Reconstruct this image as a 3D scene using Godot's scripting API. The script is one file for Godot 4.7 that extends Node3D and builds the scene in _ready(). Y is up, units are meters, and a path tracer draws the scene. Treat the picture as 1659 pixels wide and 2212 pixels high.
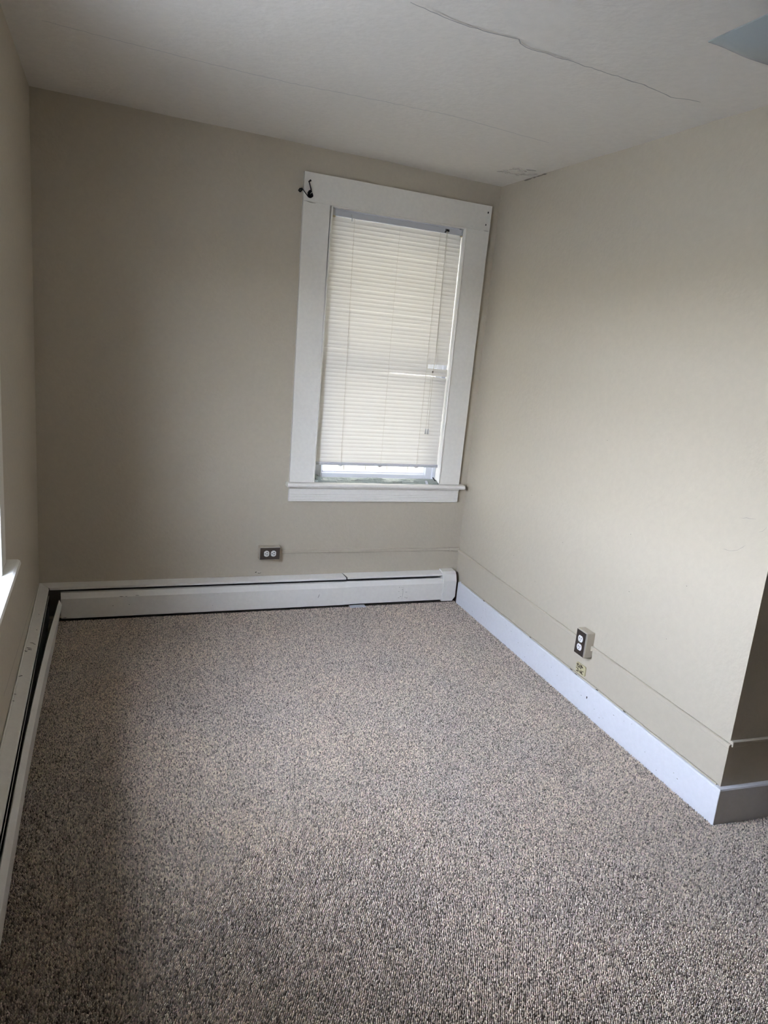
extends Node3D
# An empty bedroom corner: sash window with a mini blind, baseboard heaters, surface wiring and loop carpet.
# Back wall lies in z = 0, left wall in x = 0, floor near y = 0.

const WR := 2.3735          # where the right wall meets the back wall
const SK := -0.0402         # the right wall runs a little out of square
const ZC := 2.223           # its outer corner
var M := {}
var used := {}
var rng := RandomNumberGenerator.new()
var FR_BACK := Transform3D.IDENTITY
var FR_LEFT := Transform3D(Basis(Vector3(0, 0, -1), Vector3.UP, Vector3(1, 0, 0)), Vector3.ZERO)
var FR_RIGHT: Transform3D
var FR_RET: Transform3D


func ceil_y(x: float, z: float) -> float:
	return 2.47 - 0.0151 * x - 0.0323 * z


# ---------------------------------------------------------------- scene tree helpers
func numbered(called: String) -> String:
	var n: int = used.get(called, -1) + 1
	used[called] = n
	return called if n == 0 else "%s_%03d" % [called, n]


func thing(called: String, label: String, category: String, at := Transform3D.IDENTITY, group := "") -> Node3D:
	var o := Node3D.new()
	o.name = numbered(called)
	add_child(o)
	o.transform = at
	o.set_meta("label", label)
	o.set_meta("category", category)
	if group:
		o.set_meta("group", group)
	return o


func setting(called: String, label: String, at := Transform3D.IDENTITY) -> Node3D:
	var o := Node3D.new()
	o.name = called
	add_child(o)
	o.transform = at
	o.set_meta("kind", "structure")
	o.set_meta("label", label)
	return o


func part(parent: Node3D, called: String, st: SurfaceTool, m: Material, label := "") -> MeshInstance3D:
	var o := MeshInstance3D.new()
	o.name = called
	o.mesh = st.commit()
	o.material_override = null
	o.mesh.surface_set_material(0, m)
	o.cast_shadow = GeometryInstance3D.SHADOW_CASTING_SETTING_ON
	parent.add_child(o, true)
	if label:
		o.set_meta("label", label)
	return o


func struct(called: String, st: SurfaceTool, m: Material, label: String, at := Transform3D.IDENTITY) -> MeshInstance3D:
	var o := part(self, called, st, m)
	o.transform = at
	o.set_meta("kind", "structure")
	o.set_meta("label", label)
	return o


# ---------------------------------------------------------------- mesh helpers
func new_st() -> SurfaceTool:
	var st := SurfaceTool.new()
	st.begin(Mesh.PRIMITIVE_TRIANGLES)
	return st


func tri(st: SurfaceTool, a: Vector3, b: Vector3, c: Vector3, n: Vector3) -> void:
	var g := (b - a).cross(c - a)
	if g.length_squared() < 1e-18:
		return
	st.set_normal(n)
	if g.dot(n) > 0.0:
		st.add_vertex(a); st.add_vertex(c); st.add_vertex(b)
	else:
		st.add_vertex(a); st.add_vertex(b); st.add_vertex(c)


func quad(st: SurfaceTool, a: Vector3, b: Vector3, c: Vector3, d: Vector3, n: Vector3) -> void:
	tri(st, a, b, c, n)
	tri(st, a, c, d, n)


func tri_smooth(st: SurfaceTool, p: Array, n: Array) -> void:
	var g: Vector3 = (p[1] - p[0]).cross(p[2] - p[0])
	if g.length_squared() < 1e-18:
		return
	var o := [0, 1, 2]
	if g.dot(n[0] + n[1] + n[2]) > 0.0:
		o = [0, 2, 1]
	for k in o:
		st.set_normal(n[k])
		st.add_vertex(p[k])


# a polygon in the plane (o; u, v) drawn out along w from l0 to l1; k0 and k1 mitre the ends by the polygon's first coordinate
func ext(st: SurfaceTool, poly: Array, o: Vector3, u: Vector3, v: Vector3, w: Vector3, l0: float, l1: float, k0 := 0.0, k1 := 0.0) -> void:
	var pp := PackedVector2Array(poly)
	if Geometry2D.is_polygon_clockwise(pp):
		pp.reverse()
	var n := pp.size()
	var a := []
	var b := []
	for p in pp:
		var q := o + u * p.x + v * p.y
		a.append(q + w * (l0 + k0 * p.x))
		b.append(q + w * (l1 + k1 * p.x))
	for i in n:
		var j := (i + 1) % n
		var e := pp[j] - pp[i]
		var nn := (u * e.y - v * e.x).normalized()
		quad(st, a[i], a[j], b[j], b[i], nn)
	var t := Geometry2D.triangulate_polygon(pp)
	for i in range(0, t.size(), 3):
		tri(st, a[t[i]], a[t[i + 1]], a[t[i + 2]], -w)
		tri(st, b[t[i]], b[t[i + 1]], b[t[i + 2]], w)


func box(st: SurfaceTool, lo: Vector3, hi: Vector3, c := 0.0) -> void:
	if c <= 0.0:
		ext(st, [Vector2(lo.x, lo.y), Vector2(hi.x, lo.y), Vector2(hi.x, hi.y), Vector2(lo.x, hi.y)], Vector3.ZERO, Vector3.RIGHT, Vector3.UP, Vector3.BACK, lo.z, hi.z)
		return
	var m := (lo + hi) / 2.0
	var h := (hi - lo) / 2.0
	var pt := func(s: Vector3, ax: int) -> Vector3:
		var p := Vector3(s.x * (h.x - c), s.y * (h.y - c), s.z * (h.z - c))
		p[ax] = s[ax] * h[ax]
		return m + p
	for ax in 3:
		var b1 := (ax + 1) % 3
		var b2 := (ax + 2) % 3
		for s in [-1.0, 1.0]:
			var q := []
			for k in [[-1, -1], [1, -1], [1, 1], [-1, 1]]:
				var sg := Vector3.ZERO
				sg[ax] = s; sg[b1] = k[0]; sg[b2] = k[1]
				q.append(pt.call(sg, ax))
			var nn := Vector3.ZERO
			nn[ax] = s
			quad(st, q[0], q[1], q[2], q[3], nn)
			for s2 in [-1.0, 1.0]:
				var e0 := Vector3.ZERO
				e0[ax] = s; e0[b1] = s2; e0[b2] = -1
				var e1 := e0
				e1[b2] = 1
				var n2 := Vector3.ZERO
				n2[ax] = s; n2[b1] = s2
				quad(st, pt.call(e0, ax), pt.call(e1, ax), pt.call(e1, b1), pt.call(e0, b1), n2.normalized())
	for sx in [-1.0, 1.0]:
		for sy in [-1.0, 1.0]:
			for sz in [-1.0, 1.0]:
				var s := Vector3(sx, sy, sz)
				tri(st, pt.call(s, 0), pt.call(s, 1), pt.call(s, 2), s.normalized())


# a bent sheet: an open path in the plane, given a thickness
func sheet(path: Array, t: float) -> Array:
	var l := []
	var r := []
	for i in path.size():
		var d := Vector2.ZERO
		if i > 0:
			d += (path[i] - path[i - 1]).normalized()
		if i < path.size() - 1:
			d += (path[i + 1] - path[i]).normalized()
		d = d.normalized()
		var nn := Vector2(-d.y, d.x) * t / 2.0
		l.append(path[i] + nn)
		r.push_front(path[i] - nn)
	return l + r


func loft(st: SurfaceTool, rings: Array, capped := true) -> void:
	var mids := []
	for r in rings:
		var s := Vector3.ZERO
		for p in r:
			s += p
		mids.append(s / r.size())
	for i in rings.size() - 1:
		var a: Array = rings[i]
		var b: Array = rings[i + 1]
		var n := a.size()
		for k in n:
			var j := (k + 1) % n
			var g: Vector3 = (a[j] - a[k]).cross(b[k] - a[k])
			if g.length_squared() < 1e-18:
				g = (b[j] - a[j]).cross(b[k] - a[j])
			# the winding is the same all along, so the side is settled from the ring's own direction
			st.set_normal(g.normalized() * ring_sign(a, mids[i + 1] - mids[i]))
			quad(st, a[k], a[j], b[j], b[k], g.normalized() * ring_sign(a, mids[i + 1] - mids[i]))
	if capped:
		for e in [0, rings.size() - 1]:
			var r: Array = rings[e]
			var w: Vector3 = (mids[0] - mids[1]) if e == 0 else (mids[e] - mids[e - 1])
			var f := Basis.looking_at(w.normalized(), Vector3.UP if absf(w.normalized().y) < 0.9 else Vector3.RIGHT)
			var pp := PackedVector2Array()
			for p in r:
				pp.append(Vector2(f.x.dot(p), f.y.dot(p)))
			var t := Geometry2D.triangulate_polygon(pp)
			for i in range(0, t.size(), 3):
				tri(st, r[t[i]], r[t[i + 1]], r[t[i + 2]], w.normalized())


func ring_sign(r: Array, w: Vector3) -> float:
	var area := Vector3.ZERO
	for k in r.size():
		area += r[k].cross(r[(k + 1) % r.size()])
	return 1.0 if area.dot(w) > 0.0 else -1.0


func tube(st: SurfaceTool, pts: Array, r: float, n := 6) -> void:
	var rings := []
	for i in pts.size():
		var d: Vector3 = (pts[mini(i + 1, pts.size() - 1)] - pts[maxi(i - 1, 0)]).normalized()
		var a := d.cross(Vector3.UP if absf(d.y) < 0.9 else Vector3.RIGHT).normalized()
		var b := d.cross(a)
		var ring := []
		for k in n:
			var t := TAU * k / n
			ring.append([pts[i] + (a * cos(t) + b * sin(t)) * r, a * cos(t) + b * sin(t)])
		rings.append(ring)
	for i in rings.size() - 1:
		for k in n:
			var j := (k + 1) % n
			var p00: Array = rings[i][k]
			var p01: Array = rings[i][j]
			var p10: Array = rings[i + 1][k]
			var p11: Array = rings[i + 1][j]
			tri_smooth(st, [p00[0], p01[0], p11[0]], [p00[1], p01[1], p11[1]])
			tri_smooth(st, [p00[0], p11[0], p10[0]], [p00[1], p11[1], p10[1]])
	for e in [0, rings.size() - 1]:
		var d: Vector3 = (pts[0] - pts[1]).normalized() if e == 0 else (pts[e] - pts[e - 1]).normalized()
		for k in range(1, n - 1):
			tri(st, rings[e][0][0], rings[e][k][0], rings[e][k + 1][0], d)


# a thin mark lying on a surface, following points given in the surface's own frame
func ribbon(st: SurfaceTool, pts: Array, width: float, n: Vector3, lift := 0.0004, ragged := 0.5) -> void:
	var l := []
	for i in pts.size():
		var d: Vector3 = (pts[mini(i + 1, pts.size() - 1)] - pts[maxi(i - 1, 0)]).normalized()
		var s := d.cross(n).normalized()
		var w := width * (1.0 - ragged + 2.0 * ragged * rng.randf()) / 2.0
		if i == 0 or i == pts.size() - 1:
			w *= 0.2
		l.append([pts[i] + s * w + n * lift * 0.1, pts[i] + n * lift, pts[i] - s * w + n * lift * 0.1])
	for i in l.size() - 1:
		for k in 2:
			quad(st, l[i][k], l[i][k + 1], l[i + 1][k + 1], l[i + 1][k], n)


func wander(a: Array, step: float, amount: float, n: Vector3) -> Array:
	var out := []
	for i in a.size() - 1:
		var c: int = maxi(1, int((a[i + 1] - a[i]).length() / step))
		for k in c:
			var p: Vector3 = a[i].lerp(a[i + 1], float(k) / c)
			var s: Vector3 = (a[i + 1] - a[i]).normalized().cross(n)
			out.append(p + s * rng.randf_range(-amount, amount))
	out.append(a[-1])
	return out


func flake(st: SurfaceTool, c: Vector3, rx: float, ry: float, u: Vector3, v: Vector3, lift: float, n := 9) -> void:
	var nn := u.cross(v).normalized()
	var ring := []
	for k in n:
		var t := TAU * k / n
		var s := rng.randf_range(0.6, 1.15)
		ring.append(c + u * cos(t) * rx * s + v * sin(t) * ry * s)
	for k in n:
		var j := (k + 1) % n
		tri(st, c + nn * lift, ring[k] + nn * lift * 0.7, ring[j] + nn * lift * 0.7, nn)
		var o: Vector3 = (ring[k] + ring[j]) / 2.0 - c
		quad(st, ring[k], ring[j], ring[j] + nn * lift * 0.7, ring[k] + nn * lift * 0.7, o.normalized())


# ---------------------------------------------------------------- materials
func mat(called: String, c: Color, rough: float, metal := 0.0) -> StandardMaterial3D:
	var m := StandardMaterial3D.new()
	m.resource_name = called
	m.albedo_color = c
	m.roughness = rough
	m.metallic = metal
	M[called] = m
	return m


func noise_tex(freq: float, size: int, sd: int, lo := 0.0, hi := 1.0, octaves := 3) -> NoiseTexture2D:
	var f := FastNoiseLite.new()
	f.noise_type = FastNoiseLite.TYPE_SIMPLEX_SMOOTH
	f.frequency = freq
	f.fractal_octaves = octaves
	f.seed = sd
	var t := NoiseTexture2D.new()
	t.width = size
	t.height = size
	t.seamless = true
	t.noise = f
	var g := Gradient.new()
	g.set_color(0, Color(lo, lo, lo))
	g.set_color(1, Color(hi, hi, hi))
	t.color_ramp = g
	return t


func textured(m: StandardMaterial3D, tone: Texture2D, relief: Texture2D, per_metre: float, cm: float) -> void:
	m.uv1_triplanar = true
	m.uv1_world_triplanar = true
	m.uv1_scale = Vector3.ONE * per_metre
	m.albedo_texture = tone
	if relief:
		m.heightmap_enabled = true
		m.heightmap_texture = relief
		m.heightmap_scale = cm


func materials() -> void:
	var tone := noise_tex(0.03, 512, 3, 0.975, 1.0, 5)
	var roller := noise_tex(0.05, 512, 5, 0.0, 1.0, 3)
	textured(mat("wall_paint", Color8(198, 188, 168), 0.5), tone, roller, 1.6, 0.05)
	textured(mat("ceiling_paint", Color8(240, 235, 226), 0.9), tone, roller, 1.3, 0.08)
	textured(mat("trim_paint", Color8(246, 242, 232), 0.42), tone, roller, 2.2, 0.03)
	textured(mat("base_paint", Color8(233, 233, 236), 0.4), tone, roller, 2.2, 0.03)
	textured(mat("heater_enamel", Color8(247, 243, 234), 0.38), tone, roller, 2.0, 0.02)
	mat("galvanised", Color8(158, 158, 156), 0.3, 0.9)
	mat("fin_aluminium", Color8(178, 178, 178), 0.35, 0.85)
	mat("vinyl", Color8(226, 228, 234), 0.35)
	mat("head_rail", Color8(205, 206, 209), 0.35)
	var s := mat("slat", Color8(238, 234, 226), 0.5)
	s.backlight_enabled = true
	s.backlight = Color8(116, 113, 107)
	mat("cord", Color8(226, 220, 206), 0.8)
	var p := mat("yellow_plastic", Color8(206, 192, 150), 0.3)
	p.backlight_enabled = true
	p.backlight = Color8(140, 130, 100)
	mat("clear_plastic", Color8(205, 205, 203), 0.25)
	mat("black_metal", Color8(20, 20, 21), 0.45, 0.3)
	mat("dirt", Color8(58, 50, 42), 0.95)
	mat("grime", Color8(132, 126, 116), 0.95)
	mat("hairline", Color8(160, 153, 142), 0.95)
	mat("ceiling_hairline", Color8(172, 170, 167), 0.95)
	mat("ceiling_faint", Color8(204, 202, 199), 0.95)
	mat("plaster_chip", Color8(206, 198, 182), 0.95)
	mat("plate_metal", Color8(92, 84, 78), 0.38, 0.75)
	mat("rim_metal", Color8(206, 203, 197), 0.3, 0.7)
	mat("receptacle_white", Color8(238, 237, 232), 0.35)
	mat("slot_black", Color8(14, 13, 12), 0.8)
	mat("old_plate", Color8(196, 186, 148), 0.6)
	mat("old_glue", Color8(62, 46, 26), 0.7)
	var g := mat("glass", Color(0.92, 0.96, 0.97, 0.05), 0.02)
	g.transparency = BaseMaterial3D.TRANSPARENCY_ALPHA
	var f := mat("film", Color8(160, 166, 161), 0.25)
	f.backlight_enabled = true
	f.backlight = Color8(150, 160, 152)
	var sh := mat("shade_glass", Color8(166, 172, 170), 0.12)
	sh.backlight_enabled = true
	sh.backlight = Color8(120, 130, 134)
	mat("brass", Color8(150, 140, 118), 0.35, 0.8)
	mat("paper", Color8(226, 227, 232), 0.7)
	var ct := mat("carpet_loop", Color(1, 1, 1), 0.95)
	ct.vertex_color_use_as_albedo = true
	ct.metallic_specular = 0.2
	textured(mat("carpet_backing", Color8(146, 134, 118), 0.97), noise_tex(0.2, 512, 9, 0.6, 1.0, 2), null, 4.0, 0.0)
	textured(mat("carpet_plain", Color8(168, 158, 149), 0.97), noise_tex(0.2, 512, 9, 0.6, 1.0, 2), null, 4.0, 0.0)
	textured(mat("lawn", Color8(188, 186, 180), 0.97), noise_tex(0.05, 512, 11, 0.6, 1.0, 4), null, 0.7, 0.0)
	mat("fence_vinyl", Color8(170, 163, 145), 0.6)
	mat("fence_seam", Color8(70, 66, 56), 0.8)
	mat("soffit", Color8(214, 210, 198), 0.6)


# ---------------------------------------------------------------- start
func _ready() -> void:
	rng.seed = 20240
	var nR := Vector3(-1, 0, SK).normalized()
	FR_RIGHT = Transform3D(Basis(Vector3.UP.cross(nR), Vector3.UP, nR), Vector3(WR, 0, 0))
	var nT := Vector3(-0.06, 0, 1).normalized()
	FR_RET = Transform3D(Basis(Vector3.UP.cross(nT), Vector3.UP, nT), Vector3(WR + SK * ZC, 0, ZC))

	var cam := Camera3D.new()
	cam.name = "camera"
	cam.position = Vector3(0.2959, 1.5035, 3.8044)
	cam.rotation = Vector3(-0.2260, -0.3870, 0.0917)
	cam.fov = 71.327
	cam.near = 0.02
	cam.far = 200.0
	add_child(cam)
	cam.current = true

	var env := Environment.new()
	env.background_mode = Environment.BG_SKY
	var sky := Sky.new()
	var sm := ProceduralSkyMaterial.new()
	sm.sky_top_color = Color(0.84, 0.893, 1.0)
	sm.sky_horizon_color = Color(0.91, 0.938, 1.0)
	sm.ground_horizon_color = Color(0.62, 0.61, 0.58)
	sm.ground_bottom_color = Color(0.55, 0.54, 0.5)
	sm.sun_angle_max = 0.0
	sky.sky_material = sm
	env.sky = sky
	env.background_energy_multiplier = 61.0
	env.tonemap_mode = Environment.TONE_MAPPER_LINEAR
	env.tonemap_exposure = 1.0
	env.sdfgi_enabled = true
	env.ssao_enabled = true
	env.ssil_enabled = true
	var we := WorldEnvironment.new()
	we.name = "environment"
	we.environment = env
	add_child(we)

	materials()
	shell()
	window_unit("window_1", FR_BACK, "white sash window in the back wall, covered by the blind", true)
	window_unit("window_2", Transform3D(FR_LEFT.basis, Vector3(0, 0.02, 3.743)), "window in the left wall, its sill just inside the picture", false)
	outside()
	heater_back()
	heater_left()
	blind("cream horizontal mini blind lowered over the back window, a few slats bent", FR_BACK, 60, true)
	blind("cream mini blind drawn partly up in the left window", Transform3D(FR_LEFT.basis, Vector3(0, 0.02, 3.743)), 13, false)
	film_on_sill()
	rod_bracket()
	wiring()
	jack_plate()
	ceiling_light()
	marks()
	carpet()


# ---------------------------------------------------------------- room shell
func wall_with_hole(x0: float, x1: float, hx0: float, hx1: float, hy0: float, hy1: float) -> SurfaceTool:
	var st := new_st()
	var t := -0.16
	box(st, Vector3(x0, -0.05, t), Vector3(hx0, 2.52, 0))
	box(st, Vector3(hx1, -0.05, t), Vector3(x1, 2.52, 0))
	box(st, Vector3(hx0, -0.05, t), Vector3(hx1, hy0, 0))
	box(st, Vector3(hx0, hy1, t), Vector3(hx1, 2.52, 0))
	return st


func shell() -> void:
	struct("wall_back", wall_with_hole(-0.16, 2.56, 1.392, 2.182, 0.712, 2.206), M.wall_paint, "beige painted back wall around the window")
	struct("wall_left", wall_with_hole(-4.66, 0.0, 1.392 - 3.743, 2.182 - 3.743, 0.732, 2.226), M.wall_paint, "beige painted left wall in shade", FR_LEFT)
	var st := new_st()
	var up := Vector3.UP
	# the right wall: footprint in (x, z), drawn upwards
	var cx := WR + SK * ZC
	ext(st, [Vector2(WR, 0), Vector2(cx, ZC), Vector2(cx + 0.13, ZC - 0.12), Vector2(WR + 0.13, 0)], Vector3.ZERO, Vector3.RIGHT, Vector3.BACK, up, -0.05, 2.52)
	struct("wall_right", st, M.wall_paint, "pale beige right wall lit by the window")
	st = new_st()
	ext(st, [Vector2(cx, ZC), Vector2(4.5, ZC + 0.06 * (4.5 - cx)), Vector2(4.5, ZC + 0.06 * (4.5 - cx) - 0.13), Vector2(cx + 0.13, ZC - 0.12)], Vector3.ZERO, Vector3.RIGHT, Vector3.BACK, up, -0.05, 2.52)
	struct("wall_return", st, M.wall_paint, "shaded beige wall beyond the outer corner")
	st = new_st()
	box(st, Vector3(4.4, -0.05, 2.2), Vector3(4.55, 2.52, 4.66))
	struct("wall_far_right", st, M.wall_paint, "beige wall out of view on the right")
	st = new_st()
	box(st, Vector3(0, -0.05, 4.5), Vector3(4.4, 2.52, 4.66))
	struct("wall_front", st, M.wall_paint, "beige wall behind the viewer")
	# floor under the carpet
	st = new_st()
	box(st, Vector3(-0.16, -0.2, -0.16), Vector3(4.55, -0.0085, 4.66))
	var fl := struct("floor", st, M.carpet_backing, "floor under the looped carpet")
	# beyond the field of loops, behind the viewer and past the corner, the carpet goes on as one plain sheet
	st = new_st()
	box(st, Vector3(0.0, -0.0085, 3.16), Vector3(4.4, 0.0, 4.5))
	box(st, Vector3(3.11, -0.0085, 2.30), Vector3(4.4, 0.0, 3.16))
	part(fl, "plain_carpet", st, M.carpet_plain)
	# ceiling: a slab whose lower face is old, slightly uneven plaster
	var n := FastNoiseLite.new()
	n.seed = 4
	n.frequency = 1.1
	st = new_st()
	var nx := 48
	var nz := 48
	var pt := func(i: int, j: int) -> Vector3:
		var x := -0.16 + 4.71 * i / nx
		var z := -0.16 + 4.82 * j / nz
		return Vector3(x, ceil_y(x, z) + 0.006 * n.get_noise_2d(x, z), z)
	for i in nx:
		for j in nz:
			var a: Vector3 = pt.call(i, j)
			var b: Vector3 = pt.call(i + 1, j)
			var c: Vector3 = pt.call(i + 1, j + 1)
			var d: Vector3 = pt.call(i, j + 1)
			var nn := []
			for q in [a, b, c, d]:
				var gx := (n.get_noise_2d(q.x + 0.02, q.z) - n.get_noise_2d(q.x - 0.02, q.z)) * 0.006 / 0.04 - 0.0151
				var gz := (n.get_noise_2d(q.x, q.z + 0.02) - n.get_noise_2d(q.x, q.z - 0.02)) * 0.006 / 0.04 - 0.0323
				nn.append(Vector3(gx, -1, gz).normalized())
			tri_smooth(st, [a, b, c], [nn[0], nn[1], nn[2]])
			tri_smooth(st, [a, c, d], [nn[0], nn[2], nn[3]])
	var top := 2.62
	var e := [Vector3(-0.16, top, -0.16), Vector3(4.55, top, -0.16), Vector3(4.55, top, 4.66), Vector3(-0.16, top, 4.66)]
	quad(st, e[0], e[1], e[2], e[3], Vector3.UP)
	for k in 4:
		var p: Vector3 = e[k]
		var q: Vector3 = e[(k + 1) % 4]
		quad(st, p, q, Vector3(q.x, 2.2, q.z), Vector3(p.x, 2.2, p.z), ((p + q) / 2.0 - Vector3(2.2, top, 2.25)).normalized())
	var ce := struct("ceiling", st, M.ceiling_paint, "off-white plaster ceiling with long hairline cracks")
	ceiling_marks(ce)
	# baseboards
	st = new_st()
	var prof := [Vector2(0, -0.0085), Vector2(0.018, -0.0085), Vector2(0.018, 0.128), Vector2(0.015, 0.133), Vector2(0, 0.134)]
	ext(st, prof, Vector3.ZERO, Vector3.BACK, Vector3.UP, Vector3.RIGHT, 0.08, ZC * sqrt(1 + SK * SK) + 0.001, 0.0, 1.0)
	var br := struct("baseboard_right", st, M.base_paint, "tall white baseboard along the right wall", FR_RIGHT)
	st = new_st()
	tube(st, wander([Vector3(0.10, 0.136, 0.006), Vector3(ZC - 0.01, 0.136, 0.006)], 0.05, 0.0009, Vector3.BACK), 0.0034, 6)
	part(br, "caulk_bead", st, M.wall_paint)
	st = new_st()
	for z in [0.42, 0.95, 1.32, 1.36, 1.52, 1.71]:
		flake(st, Vector3(z, 0.139 - rng.randf() * 0.004, 0.011), 0.012, 0.0022, Vector3.RIGHT, Vector3.UP, 0.0006)
	part(br, "paint_chip", st, M.dirt)
	st = new_st()
	for k in 26:
		flake(st, Vector3(rng.randf_range(0.3, 2.1), rng.randf_range(0.012, 0.12), 0.018), rng.randf_range(0.001, 0.004), 0.0012, Vector3.RIGHT, Vector3.UP, 0.0004, 6)
	part(br, "scuff", st, M.grime)
	st = new_st()
	flake(st, Vector3(1.47, 0.075, 0.018), 0.004, 0.007, Vector3.RIGHT, Vector3.UP, 0.0006)
	part(br, "nick", st, M.dirt)
	st = new_st()
	ext(st, prof, Vector3.ZERO, Vector3.BACK, Vector3.UP, Vector3.RIGHT, -0.0005, 2.1, -1.0, 0.0)
	struct("baseboard_return", st, M.base_paint, "white baseboard on the shaded wall past the corner", FR_RET)


func ceiling_marks(ce: Node3D) -> void:
	var dn := Vector3.DOWN
	var on := func(x: float, z: float) -> Vector3: return Vector3(x, ceil_y(x, z) - 0.0055, z)
	for path in [
		[[1.05, 1.815], [1.225, 1.775], [1.394, 1.79], [1.44, 1.753], [1.611, 1.752], [1.862, 1.743], [2.019, 1.715], [2.12, 1.74]],
		[[0.114, 0.937], [0.413, 0.921], [0.76, 0.915], [0.964, 0.922], [1.285, 0.97], [1.572, 1.0], [2.05, 0.96]],
	]:
		var a := []
		for p in path:
			a.append(on.call(p[0], p[1]))
		var st := new_st()
		ribbon(st, wander(a, 0.02, 0.004, dn), 0.0034 if path[0][0] > 1.0 else 0.0020, dn, 0.001, 0.45)
		part(ce, "crack", st, M.ceiling_hairline if path[0][0] > 1.0 else M.ceiling_faint, "thin plaster crack")
	var st := new_st()
	for k in 22:
		var t := rng.randf()
		var c: Vector3 = on.call(2.17 + 0.17 * t + rng.randf_range(-0.03, 0.03), 0.32 + 0.16 * rng.randf())
		flake(st, c, rng.randf_range(0.006, 0.028), rng.randf_range(0.003, 0.010), Vector3(1, 0, 0.3), Vector3(0.3, 0, -1), rng.randf_range(0.001, 0.0035))
	part(ce, "peeling_paint", st, M.ceiling_paint, "peeling flakes of ceiling paint near the corner")
	st = new_st()
	var e := []
	for k in 14:
		var z := 0.26 + 0.018 * k
		e.append(Vector3(WR + SK * z - 0.003, ceil_y(WR, z) - 0.004 - rng.randf() * 0.003, z))
	ribbon(st, e, 0.005, Vector3(-1, 0, 0), 0.001, 0.7)
	part(ce, "split_joint", st, M.grime)


# ---------------------------------------------------------------- windows
func frame_of(st: SurfaceTool, x0: float, x1: float, y0: float, y1: float, wl: float, wr: float, wb: float, wt: float, z0: float, z1: float, c := 0.003) -> void:
	box(st, Vector3(x0, y0, z0), Vector3(x0 + wl, y1, z1), c)
	box(st, Vector3(x1 - wr, y0, z0), Vector3(x1, y1, z1), c)
	box(st, Vector3(x0 + wl - c, y0, z0), Vector3(x1 - wr + c, y0 + wb, z1 - 0.0005), c)
	box(st, Vector3(x0 + wl - c, y1 - wt, z0), Vector3(x1 - wr + c, y1, z1 - 0.0005), c)


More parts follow.
